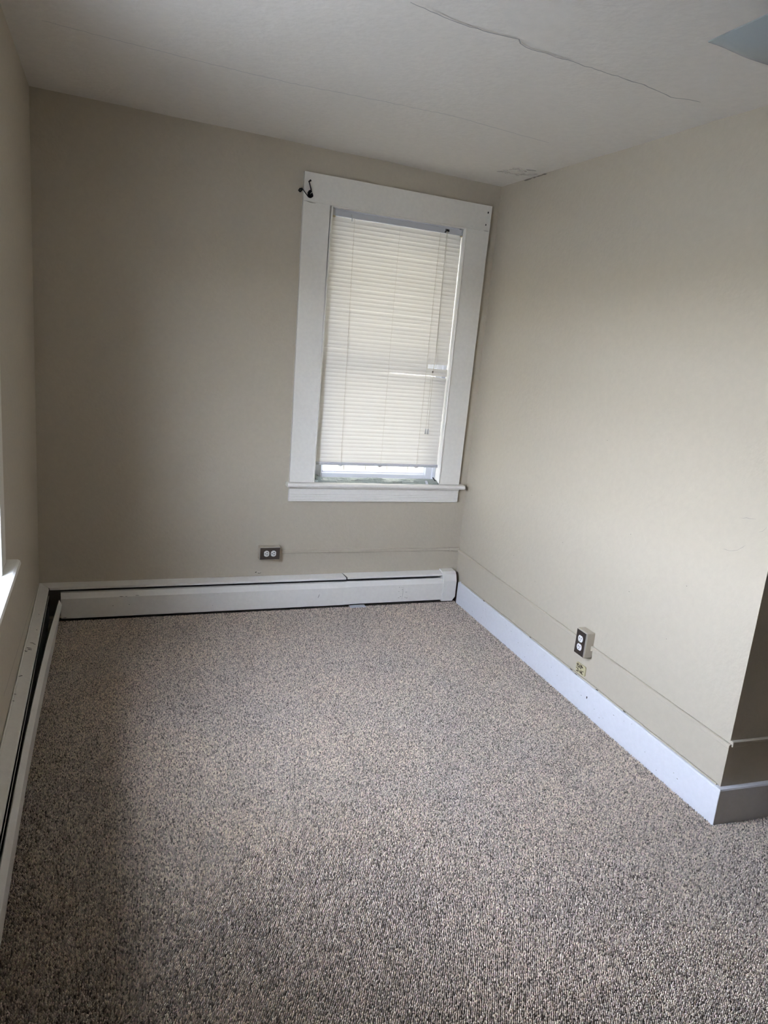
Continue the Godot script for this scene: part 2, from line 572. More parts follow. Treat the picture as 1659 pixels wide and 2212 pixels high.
func window_unit(called: String, at: Transform3D, label: String, worn: bool) -> void:
	var w := setting(called, label, at)
	var z := Vector3.BACK
	var o := Vector3.ZERO
	var r := Vector3.RIGHT
	var u := Vector3.UP
	# flat board casing
	var st := new_st()
	ext(st, [Vector2(1.2435, 2.189), Vector2(2.3175, 2.185), Vector2(2.319, 2.319), Vector2(1.242, 2.327)], o, r, u, z, 0.0, 0.0215)
	var head := part(w, "casing_head", st, M.trim_paint)
	st = new_st()
	ext(st, [Vector2(1.261, 0.735), Vector2(1.397, 0.735), Vector2(1.3855, 2.188), Vector2(1.2435, 2.188)], o, r, u, z, 0.0, 0.0205)
	part(w, "casing_side", st, M.trim_paint)
	st = new_st()
	ext(st, [Vector2(2.172, 0.735), Vector2(2.310, 0.735), Vector2(2.3175, 2.1845), Vector2(2.178, 2.1845)], o, r, u, z, 0.0, 0.0205)
	part(w, "casing_side", st, M.trim_paint)
	# stool and moulded apron
	st = new_st()
	var nose := [Vector2(-0.075, 0.711), Vector2(0.050, 0.711), Vector2(0.057, 0.714), Vector2(0.060, 0.722), Vector2(0.057, 0.731), Vector2(0.050, 0.735), Vector2(-0.075, 0.735)]
	ext(st, nose, o, z, u, r, 1.397, 2.172)
	var front := [Vector2(0.0, 0.711), Vector2(0.050, 0.711), Vector2(0.057, 0.714), Vector2(0.060, 0.722), Vector2(0.057, 0.731), Vector2(0.050, 0.735), Vector2(0.0, 0.735)]
	ext(st, front, o, z, u, r, 1.243, 1.397)
	ext(st, front, o, z, u, r, 2.172, 2.335)
	part(w, "stool", st, M.trim_paint)
	st = new_st()
	var ap := [Vector2(0, 0.711), Vector2(0.030, 0.711), Vector2(0.030, 0.703), Vector2(0.022, 0.697), Vector2(0.022, 0.668), Vector2(0.020, 0.666), Vector2(0.022, 0.664), Vector2(0.022, 0.654), Vector2(0.020, 0.652), Vector2(0.022, 0.650), Vector2(0.022, 0.641), Vector2(0.020, 0.639), Vector2(0.022, 0.637), Vector2(0.022, 0.629), Vector2(0.018, 0.624), Vector2(0, 0.624)]
	ext(st, ap, o, z, u, r, 1.262, 2.311)
	part(w, "apron", st, M.trim_paint)
	# jambs and stops
	st = new_st()
	box(st, Vector3(1.378, 0.712, -0.17), Vector3(1.398, 2.20, 0.0), 0.0)
	box(st, Vector3(2.176, 0.712, -0.17), Vector3(2.196, 2.20, 0.0), 0.0)
	box(st, Vector3(1.398, 2.199, -0.17), Vector3(2.176, 2.212, 0.0), 0.0)
	part(w, "jamb", st, M.trim_paint)
	st = new_st()
	box(st, Vector3(1.392, 0.735, -0.012), Vector3(1.402, 2.186, 0.026), 0.003)
	part(w, "stop_bead", st, M.trim_paint)
	st = new_st()
	box(st, Vector3(2.168, 0.735, -0.012), Vector3(2.178, 2.186, 0.026), 0.003)
	part(w, "stop_bead", st, M.trim_paint)
	st = new_st()
	box(st, Vector3(1.387, 2.181, -0.012), Vector3(2.178, 2.189, 0.026), 0.003)
	part(w, "stop_bead", st, M.trim_paint)
	# outer sill and vinyl frame
	st = new_st()
	ext(st, [Vector2(-0.075, 0.70), Vector2(-0.075, 0.738), Vector2(-0.20, 0.705), Vector2(-0.20, 0.67)], o, z, u, r, 1.36, 2.214)
	part(w, "outer_sill", st, M.vinyl)
	st = new_st()
	frame_of(st, 1.398, 2.176, 0.733, 2.200, 0.022, 0.022, 0.02, 0.025, -0.135, -0.045)
	part(w, "vinyl_frame", st, M.vinyl)
	# sashes
	st = new_st()
	frame_of(st, 1.415, 2.160, 0.748, 1.452, 0.05, 0.05, 0.032, 0.045, -0.088, -0.055, 0.005)
	var lower := part(w, "lower_sash", st, M.vinyl)
	st = new_st()
	frame_of(st, 1.462, 2.113, 0.777, 1.41, 0.010, 0.010, 0.012, 0.010, -0.083, -0.064, 0.003)
	part(lower, "glazing_bead", st, M.vinyl)
	st = new_st()
	box(st, Vector3(1.464, 0.779, -0.074), Vector3(2.111, 1.408, -0.070))
	part(lower, "pane", st, M.glass)
	st = new_st()
	box(st, Vector3(1.74, 1.452, -0.085), Vector3(1.80, 1.462, -0.06), 0.003)
	part(lower, "sash_lock", st, M.vinyl)
	st = new_st()
	frame_of(st, 1.415, 2.160, 1.405, 2.168, 0.05, 0.05, 0.045, 0.045, -0.128, -0.094, 0.005)
	var upper := part(w, "upper_sash", st, M.vinyl)
	st = new_st()
	box(st, Vector3(1.464, 1.447, -0.113), Vector3(2.111, 2.124, -0.109))
	part(upper, "pane", st, M.glass)
	if not worn:
		return
	# paint-filled joints and old screw holes in the boards
	st = new_st()
	ribbon(st, wander([Vector3(1.2445, 2.187, 0.0216), Vector3(1.275, 2.186, 0.0216), Vector3(1.31, 2.184, 0.0216)], 0.012, 0.001, z), 0.0022, z)
	ribbon(st, wander([Vector3(2.278, 2.186, 0.0216), Vector3(2.317, 2.1865, 0.0216)], 0.012, 0.001, z), 0.0024, z)
	part(head, "board_joint", st, M.hairline)
	for p in [Vector3(2.297, 2.283, 0.0216), Vector3(2.291, 2.218, 0.0216)]:
		st = new_st()
		flake(st, p, 0.0038, 0.0058, r, u, 0.0004)
		part(head, "screw_hole", st, M.slot_black)


# ---------------------------------------------------------------- outside the windows
func outside() -> void:
	var st := new_st()
	box(st, Vector3(-30, -0.9, -30), Vector3(30, -0.65, 30))
	struct("ground", st, M.lawn, "pale concrete drive outside the house")
	var f := setting("neighbour_house", "cream neighbouring house with upright boards seen under the blind", Transform3D(Basis(), Vector3(0, 0, -2.2)))
	st = new_st()
	box(st, Vector3(-6.0, -0.65, -6.0), Vector3(9.0, 9.2, -0.03))
	part(f, "wall", st, M.fence_seam)
	var board := new_st()
	box(board, Vector3(-0.1, -0.60, -0.03), Vector3(0.1, 9.1, 0.0), 0.004)
	var shared := board.commit()
	shared.surface_set_material(0, M.fence_vinyl)
	for k in 72:
		var o := MeshInstance3D.new()
		o.name = "board"
		o.mesh = shared
		o.position.x = -5.9 + 0.208 * k
		f.add_child(o, true)
	st = new_st()
	ext(st, [Vector2(0.3, 9.2), Vector2(0.3, 9.3), Vector2(-3.0, 11.4), Vector2(-6.5, 9.3), Vector2(-6.5, 9.2)], Vector3.ZERO, Vector3.BACK, Vector3.UP, Vector3.RIGHT, -6.4, 9.4)
	part(f, "roof", st, M.grime)
	# the eave over both outer walls
	st = new_st()
	box(st, Vector3(-0.16, 2.62, -0.62), Vector3(4.9, 2.70, -0.16))
	box(st, Vector3(-0.62, 2.62, -0.62), Vector3(-0.16, 2.70, 5.0))
	box(st, Vector3(-0.16, 2.70, -0.16), Vector3(4.9, 8.4, 5.0))
	struct("upper_storey", st, M.soffit, "eave and upper storey of this house over the room")


# ---------------------------------------------------------------- heaters
const HOOD := [Vector2(0.0012, 0.186), Vector2(0.010, 0.1855), Vector2(0.0495, 0.1745), Vector2(0.0515, 0.164)]
const COVER := [Vector2(0.0560, 0.1445), Vector2(0.0585, 0.1485), Vector2(0.0735, 0.1215), Vector2(0.0735, 0.0165), Vector2(0.068, 0.0135)]


func heater_run(h: Node3D, x0: float, x1: float, k0: float, k1: float) -> void:
	var z := Vector3.BACK
	var u := Vector3.UP
	var r := Vector3.RIGHT
	var st := new_st()
	ext(st, [Vector2(0.0, 0.004), Vector2(0.0012, 0.004), Vector2(0.0012, 0.186), Vector2(0.0, 0.186)], Vector3.ZERO, z, u, r, x0, x1, k0, k1)
	part(h, "back_plate", st, M.galvanised)
	st = new_st()
	ext(st, sheet([Vector2(0.047, 0.128), Vector2(0.0495, 0.1475), Vector2(0.0515, 0.1535)], 0.0012), Vector3.ZERO, z, u, r, x0 + 0.1, x1 - 0.1)
	part(h, "damper", st, M.heater_enamel)
	st = new_st()
	var n := int((x1 - x0 - 0.3) / 0.007)
	var a := x0 + 0.15
	for k in n:
		box(st, Vector3(a + 0.007 * k, 0.040, 0.004), Vector3(a + 0.007 * k + 0.0006, 0.118, 0.055))
	tube(st, [Vector3(x0 + 0.14, 0.075, 0.033), Vector3(x1 - 0.14, 0.075, 0.033)], 0.011, 8)
	part(h, "finned_pipe", st, M.fin_aluminium)


func heater_back() -> void:
	var h := thing("baseboard_heater", "white metal baseboard heater under the window along the back wall", "heater", FR_BACK, "baseboard heaters")
	var z := Vector3.BACK
	var u := Vector3.UP
	var r := Vector3.RIGHT
	var o := Vector3.ZERO
	heater_run(h, 0.0015, 2.335, 1.0, 0.0)
	var st := new_st()
	ext(st, sheet(HOOD, 0.0016), Vector3(0, 0.0, 0), z, u, r, 0.0, 1.612, 1.0, 0.28)
	part(h, "hood", st, M.heater_enamel)
	st = new_st()
	ext(st, sheet(HOOD, 0.0016), Vector3(0, 0.0022, 0), z, u, r, 1.614, 2.26, 0.40, 0.0)
	part(h, "hood", st, M.heater_enamel)
	st = new_st()
	ext(st, sheet(COVER, 0.0014), o, z, u, r, 0.1035, 1.625)
	var c1 := part(h, "front_cover", st, M.heater_enamel)
	st = new_st()
	ext(st, sheet(COVER, 0.0014), Vector3(0, 0.003, 0), z, u, r, 1.625, 2.262)
	var c2 := part(h, "front_cover", st, M.heater_enamel)
	st = new_st()
	var sp := []
	for p in COVER:
		sp.append(p + Vector2(0.0014, 0.0014))
	ext(st, sheet(sp, 0.0012), o, z, u, r, 1.602, 1.652)
	part(h, "splice_plate", st, M.heater_enamel)
	# the boxed end by the right wall
	st = new_st()
	var cap := [Vector2(0, 0.004), Vector2(0.078, 0.010), Vector2(0.080, 0.14), Vector2(0.066, 0.178), Vector2(0.048, 0.193), Vector2(0.0, 0.197)]
	var rings := []
	for e in [[2.252, 0.0], [2.3385, 0.0], [2.3445, 0.006]]:
		var ring := []
		for p in cap:
			ring.append(Vector3(e[0], maxf(0.004, p.y - e[1]), maxf(0.0, p.x - e[1])))
		# the lower front corner of the end is cut off
		if e[0] > 2.3:
			ring[1] = Vector3(e[0], 0.034, 0.079 - e[1])
		rings.append(ring)
	var mid := []
	for p in cap:
		mid.append(Vector3(2.322, p.y, p.x))
	rings.insert(1, mid)
	loft(st, rings)
	part(h, "end_cap", st, M.heater_enamel)
	# a loose white strip poking out below the cover
	st = new_st()
	box(st, Vector3(1.655, -0.0005, 0.052), Vector3(1.752, 0.004, 0.088), 0.001)
	part(h, "loose_strip", st, M.paper, "white strip poking out below the cover")
	# chips in the enamel
	st = new_st()
	for a in [[0.39, 0.124, 0.012], [0.415, 0.1235, 0.006], [0.47, 0.127, 0.010], [0.35, 0.075, 0.003], [0.43, 0.078, 0.003], [0.86, 0.05, 0.002], [0.122, 0.022, 0.008]]:
		st = new_st()
		flake(st, Vector3(a[0], a[1], 0.0744), a[2], 0.0013, r, u, 0.0003, 7)
		part(c1, "chip", st, M.dirt)
	st = new_st()
	ribbon(st, [Vector3(1.455, 0.066, 0.0744), Vector3(1.46, 0.078, 0.0744), Vector3(1.464, 0.09, 0.0744)], 0.0022, z)
	part(c1, "scratch", st, M.dirt)
	st = new_st()
	ribbon(st, [Vector3(1.09, 0.10, 0.0744), Vector3(1.09, 0.112, 0.0744)], 0.0016, z)
	part(c1, "scratch", st, M.dirt)
	st = new_st()
	for k in 9:
		flake(st, Vector3(rng.randf_range(1.93, 2.02), rng.randf_range(0.028, 0.115), 0.0744), rng.randf_range(0.002, 0.009), 0.0011, r, u, 0.0003, 7)
	ribbon(st, [Vector3(1.985, 0.03, 0.0744), Vector3(1.987, 0.07, 0.0744), Vector3(1.986, 0.115, 0.0744)], 0.0014, z)
	part(c2, "chip", st, M.grime)
	var hood_n := Vector3(0, 0.963, 0.27)
	st = new_st()
	for k in 8:
		st = new_st()
		flake(st, Vector3(1.47 + 0.018 * k, 0.1825 - 0.0003 * k, 0.021), rng.randf_range(0.003, 0.012), 0.0012, r, Vector3(0, 0.27, -0.963), 0.0005, 7)
		part(h, "paint_chip", st, M.dirt)


func heater_left() -> void:
	var h := thing("baseboard_heater", "dented white baseboard heater along the left wall with its cover pulled away", "heater", FR_LEFT, "baseboard heaters")
	var z := Vector3.BACK
	var u := Vector3.UP
	var r := Vector3.RIGHT
	heater_run(h, -3.3, -0.0015, 0.0, -1.0)
	var st := new_st()
	var narrow := []
	for p in HOOD:
		narrow.append(Vector2(p.x * 0.91, p.y))
	ext(st, sheet(narrow, 0.0016), Vector3.ZERO, z, u, r, -3.3, 0.0, 0.0, -1.0)
	var hood := part(h, "hood", st, M.heater_enamel)
	# the cover has come off its brackets near the corner: it twists outwards and its upper bend is crushed
	st = new_st()
	var rings := []
	var lean := Curve.new()
	lean.min_value = -0.1
	lean.max_value = 0.1
	for e in [[0.0, 0.002], [0.45, 0.0015], [0.545, 0.002], [0.653, 0.0065], [0.739, 0.0125], [0.803, 0.0175], [0.873, 0.026], [0.93, 0.034], [1.0, 0.041]]:
		lean.add_point(Vector2(e[0], e[1]), 0.0, 0.0, Curve.TANGENT_LINEAR, Curve.TANGENT_LINEAR)
	var foot := Curve.new()
	foot.min_value = -0.1
	foot.max_value = 0.1
	for e in [[0.0, -0.004], [0.55, -0.006], [0.73, 0.002], [0.91, 0.017], [1.0, 0.020]]:
		foot.add_point(Vector2(e[0], e[1]), 0.0, 0.0, Curve.TANGENT_LINEAR, Curve.TANGENT_LINEAR)
	for s in [-3.3, -2.6, -2.0, -1.5, -1.14, -0.86, -0.65, -0.52, -0.42, -0.34, -0.27, -0.21, -0.17, -0.13]:
		var v := clampf((s + 3.3) / 3.17, 0.0, 1.0)
		var crush := smoothstep(-0.45, -0.13, s)
		var path := []
		for p in COVER:
			var q: Vector2 = p
			var hgt := clampf((q.y - 0.0135) / 0.135, 0.0, 1.0)
			q.x += lerpf(foot.sample(v), lean.sample(v), hgt)
			q.y -= crush * 0.010 * hgt
			path.append(q)
		var ring := []
		for p in sheet(path, 0.0014):
			ring.append(Vector3(s, p.y, p.x))
		rings.append(ring)
	loft(st, rings)
	part(h, "front_cover", st, M.heater_enamel, "loose front cover bent at the corner")
	var hn := Vector3(0, 0.963, 0.27)
	var hv := Vector3(0, -0.27, 0.963)
	st = new_st()
	for a in [[-0.742, 0.028, 0.012], [-0.75, 0.036, 0.008], [-0.796, 0.021, 0.014], [-0.81, 0.024, 0.010], [-0.828, 0.010, 0.012], [-0.835, 0.013, 0.006], [-1.057, 0.009, 0.010], [-1.05, 0.016, 0.007], [-1.2, 0.006, 0.010], [-1.25, 0.007, 0.008], [-0.42, 0.03, 0.003], [-0.60, 0.034, 0.003]]:
		st = new_st()
		flake(st, Vector3(a[0], 0.1875 - 0.28 * (a[1] - 0.01), a[1]), 0.0022, a[2] * 0.8, r, -hv, 0.0004, 7)
		part(hood, "paint_chip", st, M.dirt)
	st = new_st()
	tube(st, wander([Vector3(-3.2, 0.1872, 0.004), Vector3(-1.4, 0.1872, 0.004), Vector3(-0.7, 0.1872, 0.0042), Vector3(-0.01, 0.1872, 0.004)], 0.06, 0.0009, u), 0.0036, 6)
	part(hood, "caulk_bead", st, M.trim_paint)


# ---------------------------------------------------------------- the blind
func slat_mesh(len0: float, len1: float, tilt: float, bend: Callable) -> ArrayMesh:
	var st := new_st()
	var nseg := 24
	var na := 4
	var pts := []
	var t := Vector2(sin(tilt), -cos(tilt)) # towards the room and down: (z, y)
	for i in nseg + 1:
		var x := lerpf(len0, len1, float(i) / nseg)
		var b: Vector2 = bend.call(x)
		var row := []
		for k in na + 1:
			var s := float(k) / na - 0.5
			var along := s * 0.0256
			var bow := (0.25 - s * s) * 0.010
			var tt := tilt + b.y
			var d := Vector2(cos(tt), -sin(tt))
			var nn := Vector2(sin(tt), cos(tt))
			row.append([Vector3(x, d.y * along + nn.y * bow + b.x, d.x * along + nn.x * bow), Vector3(0, nn.y + d.y * s * 0.7, nn.x + d.x * s * 0.7).normalized()])
		pts.append(row)
	for i in nseg:
		for k in na:
			var a: Array = pts[i][k]
			var b: Array = pts[i][k + 1]
			var c: Array = pts[i + 1][k + 1]
			var d: Array = pts[i + 1][k]
			tri_smooth(st, [a[0], b[0], c[0]], [a[1], b[1], c[1]])
			tri_smooth(st, [a[0], c[0], d[0]], [a[1], c[1], d[1]])
	var m := st.commit()
	m.surface_set_material(0, M.slat)
	return m


func blind(label: String, at: Transform3D, n: int, worn: bool) -> void:
	var X0 := 1.411
	var X1 := 2.168
	var ZB := -0.022
	var b := thing("mini_blind", label, "blind", at * Transform3D(Basis(), Vector3(0, 0, ZB)), "mini blinds")
	var st := new_st()
	box(st, Vector3(X0 + 0.006, 2.147, -0.014), Vector3(X1 - 0.004, 2.177, 0.013), 0.002)
	var hr := part(b, "head_rail", st, M.head_rail)
	for e in [X0 - 0.007, X1 - 0.008]:
		st = new_st()
		box(st, Vector3(e, 2.146, -0.016), Vector3(e + 0.018, 2.186, 0.016), 0.002)
		part(b, "bracket", st, M.clear_plastic)
		st = new_st()
		box(st, Vector3(e, 2.140, -0.014), Vector3(e + 0.022, 2.146, 0.016), 0.001)
		part(b, "bracket_tab", st, M.yellow_plastic)
	st = new_st()
	box(st, Vector3(2.058, 2.149, 0.012), Vector3(2.064, 2.156, 0.016), 0.001)
	box(st, Vector3(2.062, 2.153, 0.012), Vector3(2.066, 2.169, 0.016), 0.001)
	box(st, Vector3(2.068, 2.153, 0.012), Vector3(2.079, 2.168, 0.017), 0.001)
	box(st, Vector3(2.080, 2.155, 0.012), Vector3(2.085, 2.168, 0.016), 0.001)
	part(hr, "cord_lock", st, M.black_metal)
	st = new_st()
	tube(st, [Vector3(1.515, 2.164, 0.013), Vector3(1.5155, 2.152, 0.019), Vector3(1.516, 2.142, 0.019), Vector3(1.518, 2.130, 0.016)], 0.0024, 6)
	part(hr, "tilt_hook", st, M.clear_plastic)
	# slats
	var tilt := deg_to_rad(83.0)
	var flat := func(_x: float) -> Vector2: return Vector2.ZERO
	var m := slat_mesh(X0, X1, tilt, flat)
	var pitch := 0.0216
	var y0 := 2.133
	for k in n:
		var y := y0 - pitch * k
		var o := MeshInstance3D.new()
		o.name = "slat"
		o.mesh = m
		var dy := rng.randf_range(-0.0003, 0.0003)
		if not worn:
			pass
		elif absf(y - 1.421) < pitch * 0.5:
			# its end has snapped off
			o.mesh = slat_mesh(X0, 2.045, tilt, flat)
			o.set_meta("label", "slat snapped short at the right")
		elif absf(y - 1.443) < pitch * 0.5:
			o.mesh = slat_mesh(X0, X1, tilt, func(x: float) -> Vector2: return Vector2(0.004 * smoothstep(2.0, 2.1, x), 0.35 * smoothstep(1.95, 2.1, x)))
		elif absf(y - 1.400) < pitch * 0.5:
			o.mesh = slat_mesh(X0, X1, tilt, func(x: float) -> Vector2: return Vector2(-0.003 * smoothstep(1.95, 2.16, x), 0.18 * smoothstep(1.9, 2.1, x)))
		elif absf(y - 1.378) < pitch * 0.5:
			o.mesh = slat_mesh(X0, X1, tilt, func(x: float) -> Vector2: return Vector2(0.0035 * smoothstep(1.65, 1.85, x), -0.10 * smoothstep(1.7, 1.9, x)))
			o.set_meta("label", "slat pushed up, leaving a slit of daylight")
		elif absf(y - 1.357) < pitch * 0.5:
			o.mesh = slat_mesh(X0, X1, tilt, func(x: float) -> Vector2: return Vector2(-0.0022 * smoothstep(1.6, 1.8, x) - 0.010 * smoothstep(2.03, 2.168, x), 0.0))
			o.set_meta("label", "slat sagging at its right end")
		elif absf(y - 1.486) < pitch * 0.5:
			o.mesh = slat_mesh(X0, X1, tilt, func(x: float) -> Vector2: return Vector2(0.004 * (1.0 - smoothstep(1.5, 1.62, x)), 0.0))
		o.position = Vector3(rng.randf_range(-0.0012, 0.0012), y + dy, 0)
		o.rotation.z = rng.randf_range(-0.0005, 0.0005)
		b.add_child(o, true)
	var yb := y0 - pitch * n
	st = new_st()
	ext(st, [Vector2(-0.012, yb - 0.004), Vector2(-0.009, yb - 0.007), Vector2(0.009, yb - 0.007), Vector2(0.012, yb - 0.004), Vector2(0.012, yb + 0.004), Vector2(0.006, yb + 0.009), Vector2(-0.006, yb + 0.009), Vector2(-0.012, yb + 0.004)], Vector3.ZERO, Vector3.BACK, Vector3.UP, Vector3.RIGHT, X0 + 0.004, X1 + 0.006)
	var rail := part(b, "bottom_rail", st, M.head_rail)
	for x in [1.56, 1.80, 2.03]:
		st = new_st()
		box(st, Vector3(x - 0.012, yb - 0.010, 0.002), Vector3(x + 0.012, yb - 0.004, 0.0135), 0.001)
		box(st, Vector3(x - 0.006, yb - 0.014, -0.002), Vector3(x + 0.006, yb - 0.008, 0.010), 0.001)
		part(rail, "cord_plug", st, M.clear_plastic)
	# ladder cords and lift cord
	for c in [[1.533, 1.56, 0.0011], [1.793, 1.803, 0.0008], [2.033, 2.030, 0.0011]]:
		st = new_st()
		var p := []
		var q := []
		for k in 61:
			var t := k / 60.0
			p.append(Vector3(lerpf(c[0], c[1], t) + 0.0009 * sin(k * 2.6), lerpf(2.148, yb, t), 0.0118))
			q.append(Vector3(lerpf(c[0], c[1], t), lerpf(2.142, yb, t), -0.0125))
		tube(st, p, c[2], 5)
		tube(st, q, c[2], 5)
		if c[2] > 0.001:
			for k in n:
				var t := (k + 0.55) / n
				var e := Vector3(lerpf(c[0], c[1], t), lerpf(2.137, yb + 0.008, t), 0.0128)
				box(st, e - Vector3(0.0016, 0.0028, 0.0012), e + Vector3(0.0016, 0.0028, 0.0012), 0.0006)
		part(b, "ladder_cord", st, M.cord)
	if not worn:
		return
	st = new_st()
	tube(st, [Vector3(2.071, 2.158, 0.0165), Vector3(2.073, 1.8, 0.019), Vector3(2.078, 1.45, 0.019), Vector3(2.070, 1.392, 0.019)], 0.0013, 6)
	tube(st, [Vector3(2.076, 2.158, 0.0165), Vector3(2.076, 1.8, 0.020), Vector3(2.080, 1.45, 0.020), Vector3(2.070, 1.388, 0.020)], 0.0011, 6)
	tube(st, [Vector3(2.070, 1.392, 0.019), Vector3(2.064, 1.36, 0.019), Vector3(2.064, 1.06, 0.019)], 0.0011, 6)
	tube(st, [Vector3(2.070, 1.392, 0.019), Vector3(2.074, 1.36, 0.019), Vector3(2.078, 1.06, 0.019)], 0.0011, 6)
	var lc := part(b, "lift_cord", st, M.cord)
	st = new_st()
	box(st, Vector3(2.066, 1.385, 0.016), Vector3(2.074, 1.396, 0.023), 0.002)
	part(lc, "cord_stop", st, M.grime)
	for x in [2.064, 2.079]:
		st = new_st()
		var rings := []
		for e in [[1.062, 0.0028], [1.055, 0.0042], [1.036, 0.0056], [1.030, 0.0062]]:
			var ring := []
			for k in 8:
				ring.append(Vector3(x + cos(TAU * k / 8) * e[1], e[0], 0.019 + sin(TAU * k / 8) * e[1]))
			rings.append(ring)
		loft(st, rings)
		part(lc, "tassel", st, M.clear_plastic)


func film_on_sill() -> void:
	var o := thing("plastic_film", "crumpled grey green plastic film lying on the window stool", "plastic sheet")
	var n := FastNoiseLite.new()
	n.seed = 21
	n.frequency = 9.0
	var st := new_st()
	var nu := 120
	var nv := 14
	var p := []
	for i in nu + 1:
		var row := []
		var x := lerpf(1.404, 2.168, float(i) / nu)
		var fz := 0.024 + 0.016 * n.get_noise_2d(x * 0.8, 3.0) + 0.012 * (x - 1.40)
		var lift := 0.010 + 0.012 * absf(n.get_noise_2d(x * 1.3, 7.0))
		for k in nv + 1:
			var t := float(k) / nv
			var z := lerpf(-0.043, fz, t)
			var y := 0.7365 + (1.0 - t) * 0.018 + lift * sin(PI * t) * (0.5 + 0.5 * t) + 0.007 * n.get_noise_2d(x * 0.55 + t * 0.12, t * 0.30) * (0.3 + sin(PI * t))
			if k == nv:
				y = 0.7360
			row.append(Vector3(x + 0.006 * n.get_noise_2d(t * 0.3, x * 4.0), maxf(0.7358, y), z))
		p.append(row)
	for i in nu:
		for k in nv:
			var nn := ((p[i + 1][k] - p[i][k]) as Vector3).cross(p[i][k + 1] - p[i][k]).normalized()
			if nn.y < 0.0:
				nn = -nn
			quad(st, p[i][k], p[i][k + 1], p[i + 1][k + 1], p[i + 1][k], nn)
	part(o, "sheet", st, M.film)
	# the torn end folded up against the left jamb
	st = new_st()
	var a := Vector3(1.404, 0.775, -0.035)
	var bb := Vector3(1.445, 0.739, 0.030)
	var c := Vector3(1.408, 0.738, 0.012)
	var d := Vector3(1.455, 0.752, -0.01)
	var e := Vector3(1.43, 0.768, -0.03)
	quad(st, a, c, bb, d, Vector3(0.2, 0.5, 0.8).normalized())
	tri(st, a, d, e, Vector3(0, 0.6, 0.8))
	part(o, "folded_end", st, M.film)
	st = new_st()
	tube(st, [Vector3(2.150, 0.768, -0.02), Vector3(2.158, 0.752, 0.0), Vector3(2.163, 0.742, 0.015), Vector3(2.166, 0.738, 0.03)], 0.003, 6)
	part(o, "torn_edge", st, M.slot_black, "dark torn edge of the film")
	st = new_st()
	quad(st, Vector3(2.082, 0.7375, 0.037), Vector3(2.098, 0.7375, 0.038), Vector3(2.096, 0.756, 0.020), Vector3(2.081, 0.756, 0.019), Vector3(0, 0.6, 0.8))
	part(o, "tape_piece", st, M.paper)


func rod_bracket() -> void:
	var o := thing("curtain_rod_bracket", "small bent black metal curtain rod bracket at the upper left of the window casing", "bracket")
	var z := Vector3.BACK
	var r := Vector3.RIGHT
	var u := Vector3.UP
	var st := new_st()
	ext(st, [Vector2(1.212, 2.231), Vector2(1.219, 2.243), Vector2(1.233, 2.246), Vector2(1.238, 2.238), Vector2(1.226, 2.223), Vector2(1.219, 2.224)], Vector3.ZERO, r, u, z, 0.0225, 0.0255)
	var t1 := part(o, "wall_tab", st, M.black_metal)
	st = new_st()
	flake(st, Vector3(1.2225, 2.2335, 0.0255), 0.0022, 0.0022, r, u, 0.0006)
	part(t1, "screw", st, M.grime)
	st = new_st()
	ext(st, sheet([Vector2(1.234, 2.240), Vector2(1.250, 2.224), Vector2(1.268, 2.206)], 0.0022), Vector3.ZERO, r, u, z, 0.0220, 0.0300)
	part(o, "arm", st, M.black_metal)
	st = new_st()
	ext(st, [Vector2(1.264, 2.210), Vector2(1.271, 2.204), Vector2(1.281, 2.204), Vector2(1.290, 2.211), Vector2(1.291, 2.218), Vector2(1.285, 2.230), Vector2(1.273, 2.219), Vector2(1.280, 2.232), Vector2(1.284, 2.234), Vector2(1.279, 2.243), Vector2(1.268, 2.239), Vector2(1.262, 2.229), Vector2(1.262, 2.217)], Vector3.ZERO, r, u, z, 0.0215, 0.030)
	part(o, "cradle", st, M.black_metal)
	st = new_st()
	ext(st, sheet([Vector2(1.2785, 2.241), Vector2(1.271, 2.262), Vector2(1.266, 2.276)], 0.0024), Vector3.ZERO, r, u, z, 0.0215, 0.036)
	part(o, "arm", st, M.black_metal)
	st = new_st()
	ext(st, [Vector2(1.262, 2.281), Vector2(1.273, 2.292), Vector2(1.279, 2.285), Vector2(1.270, 2.278), Vector2(1.266, 2.273)], Vector3.ZERO, r, u, z, 0.0215, 0.025)
	part(o, "casing_tab", st, M.black_metal)


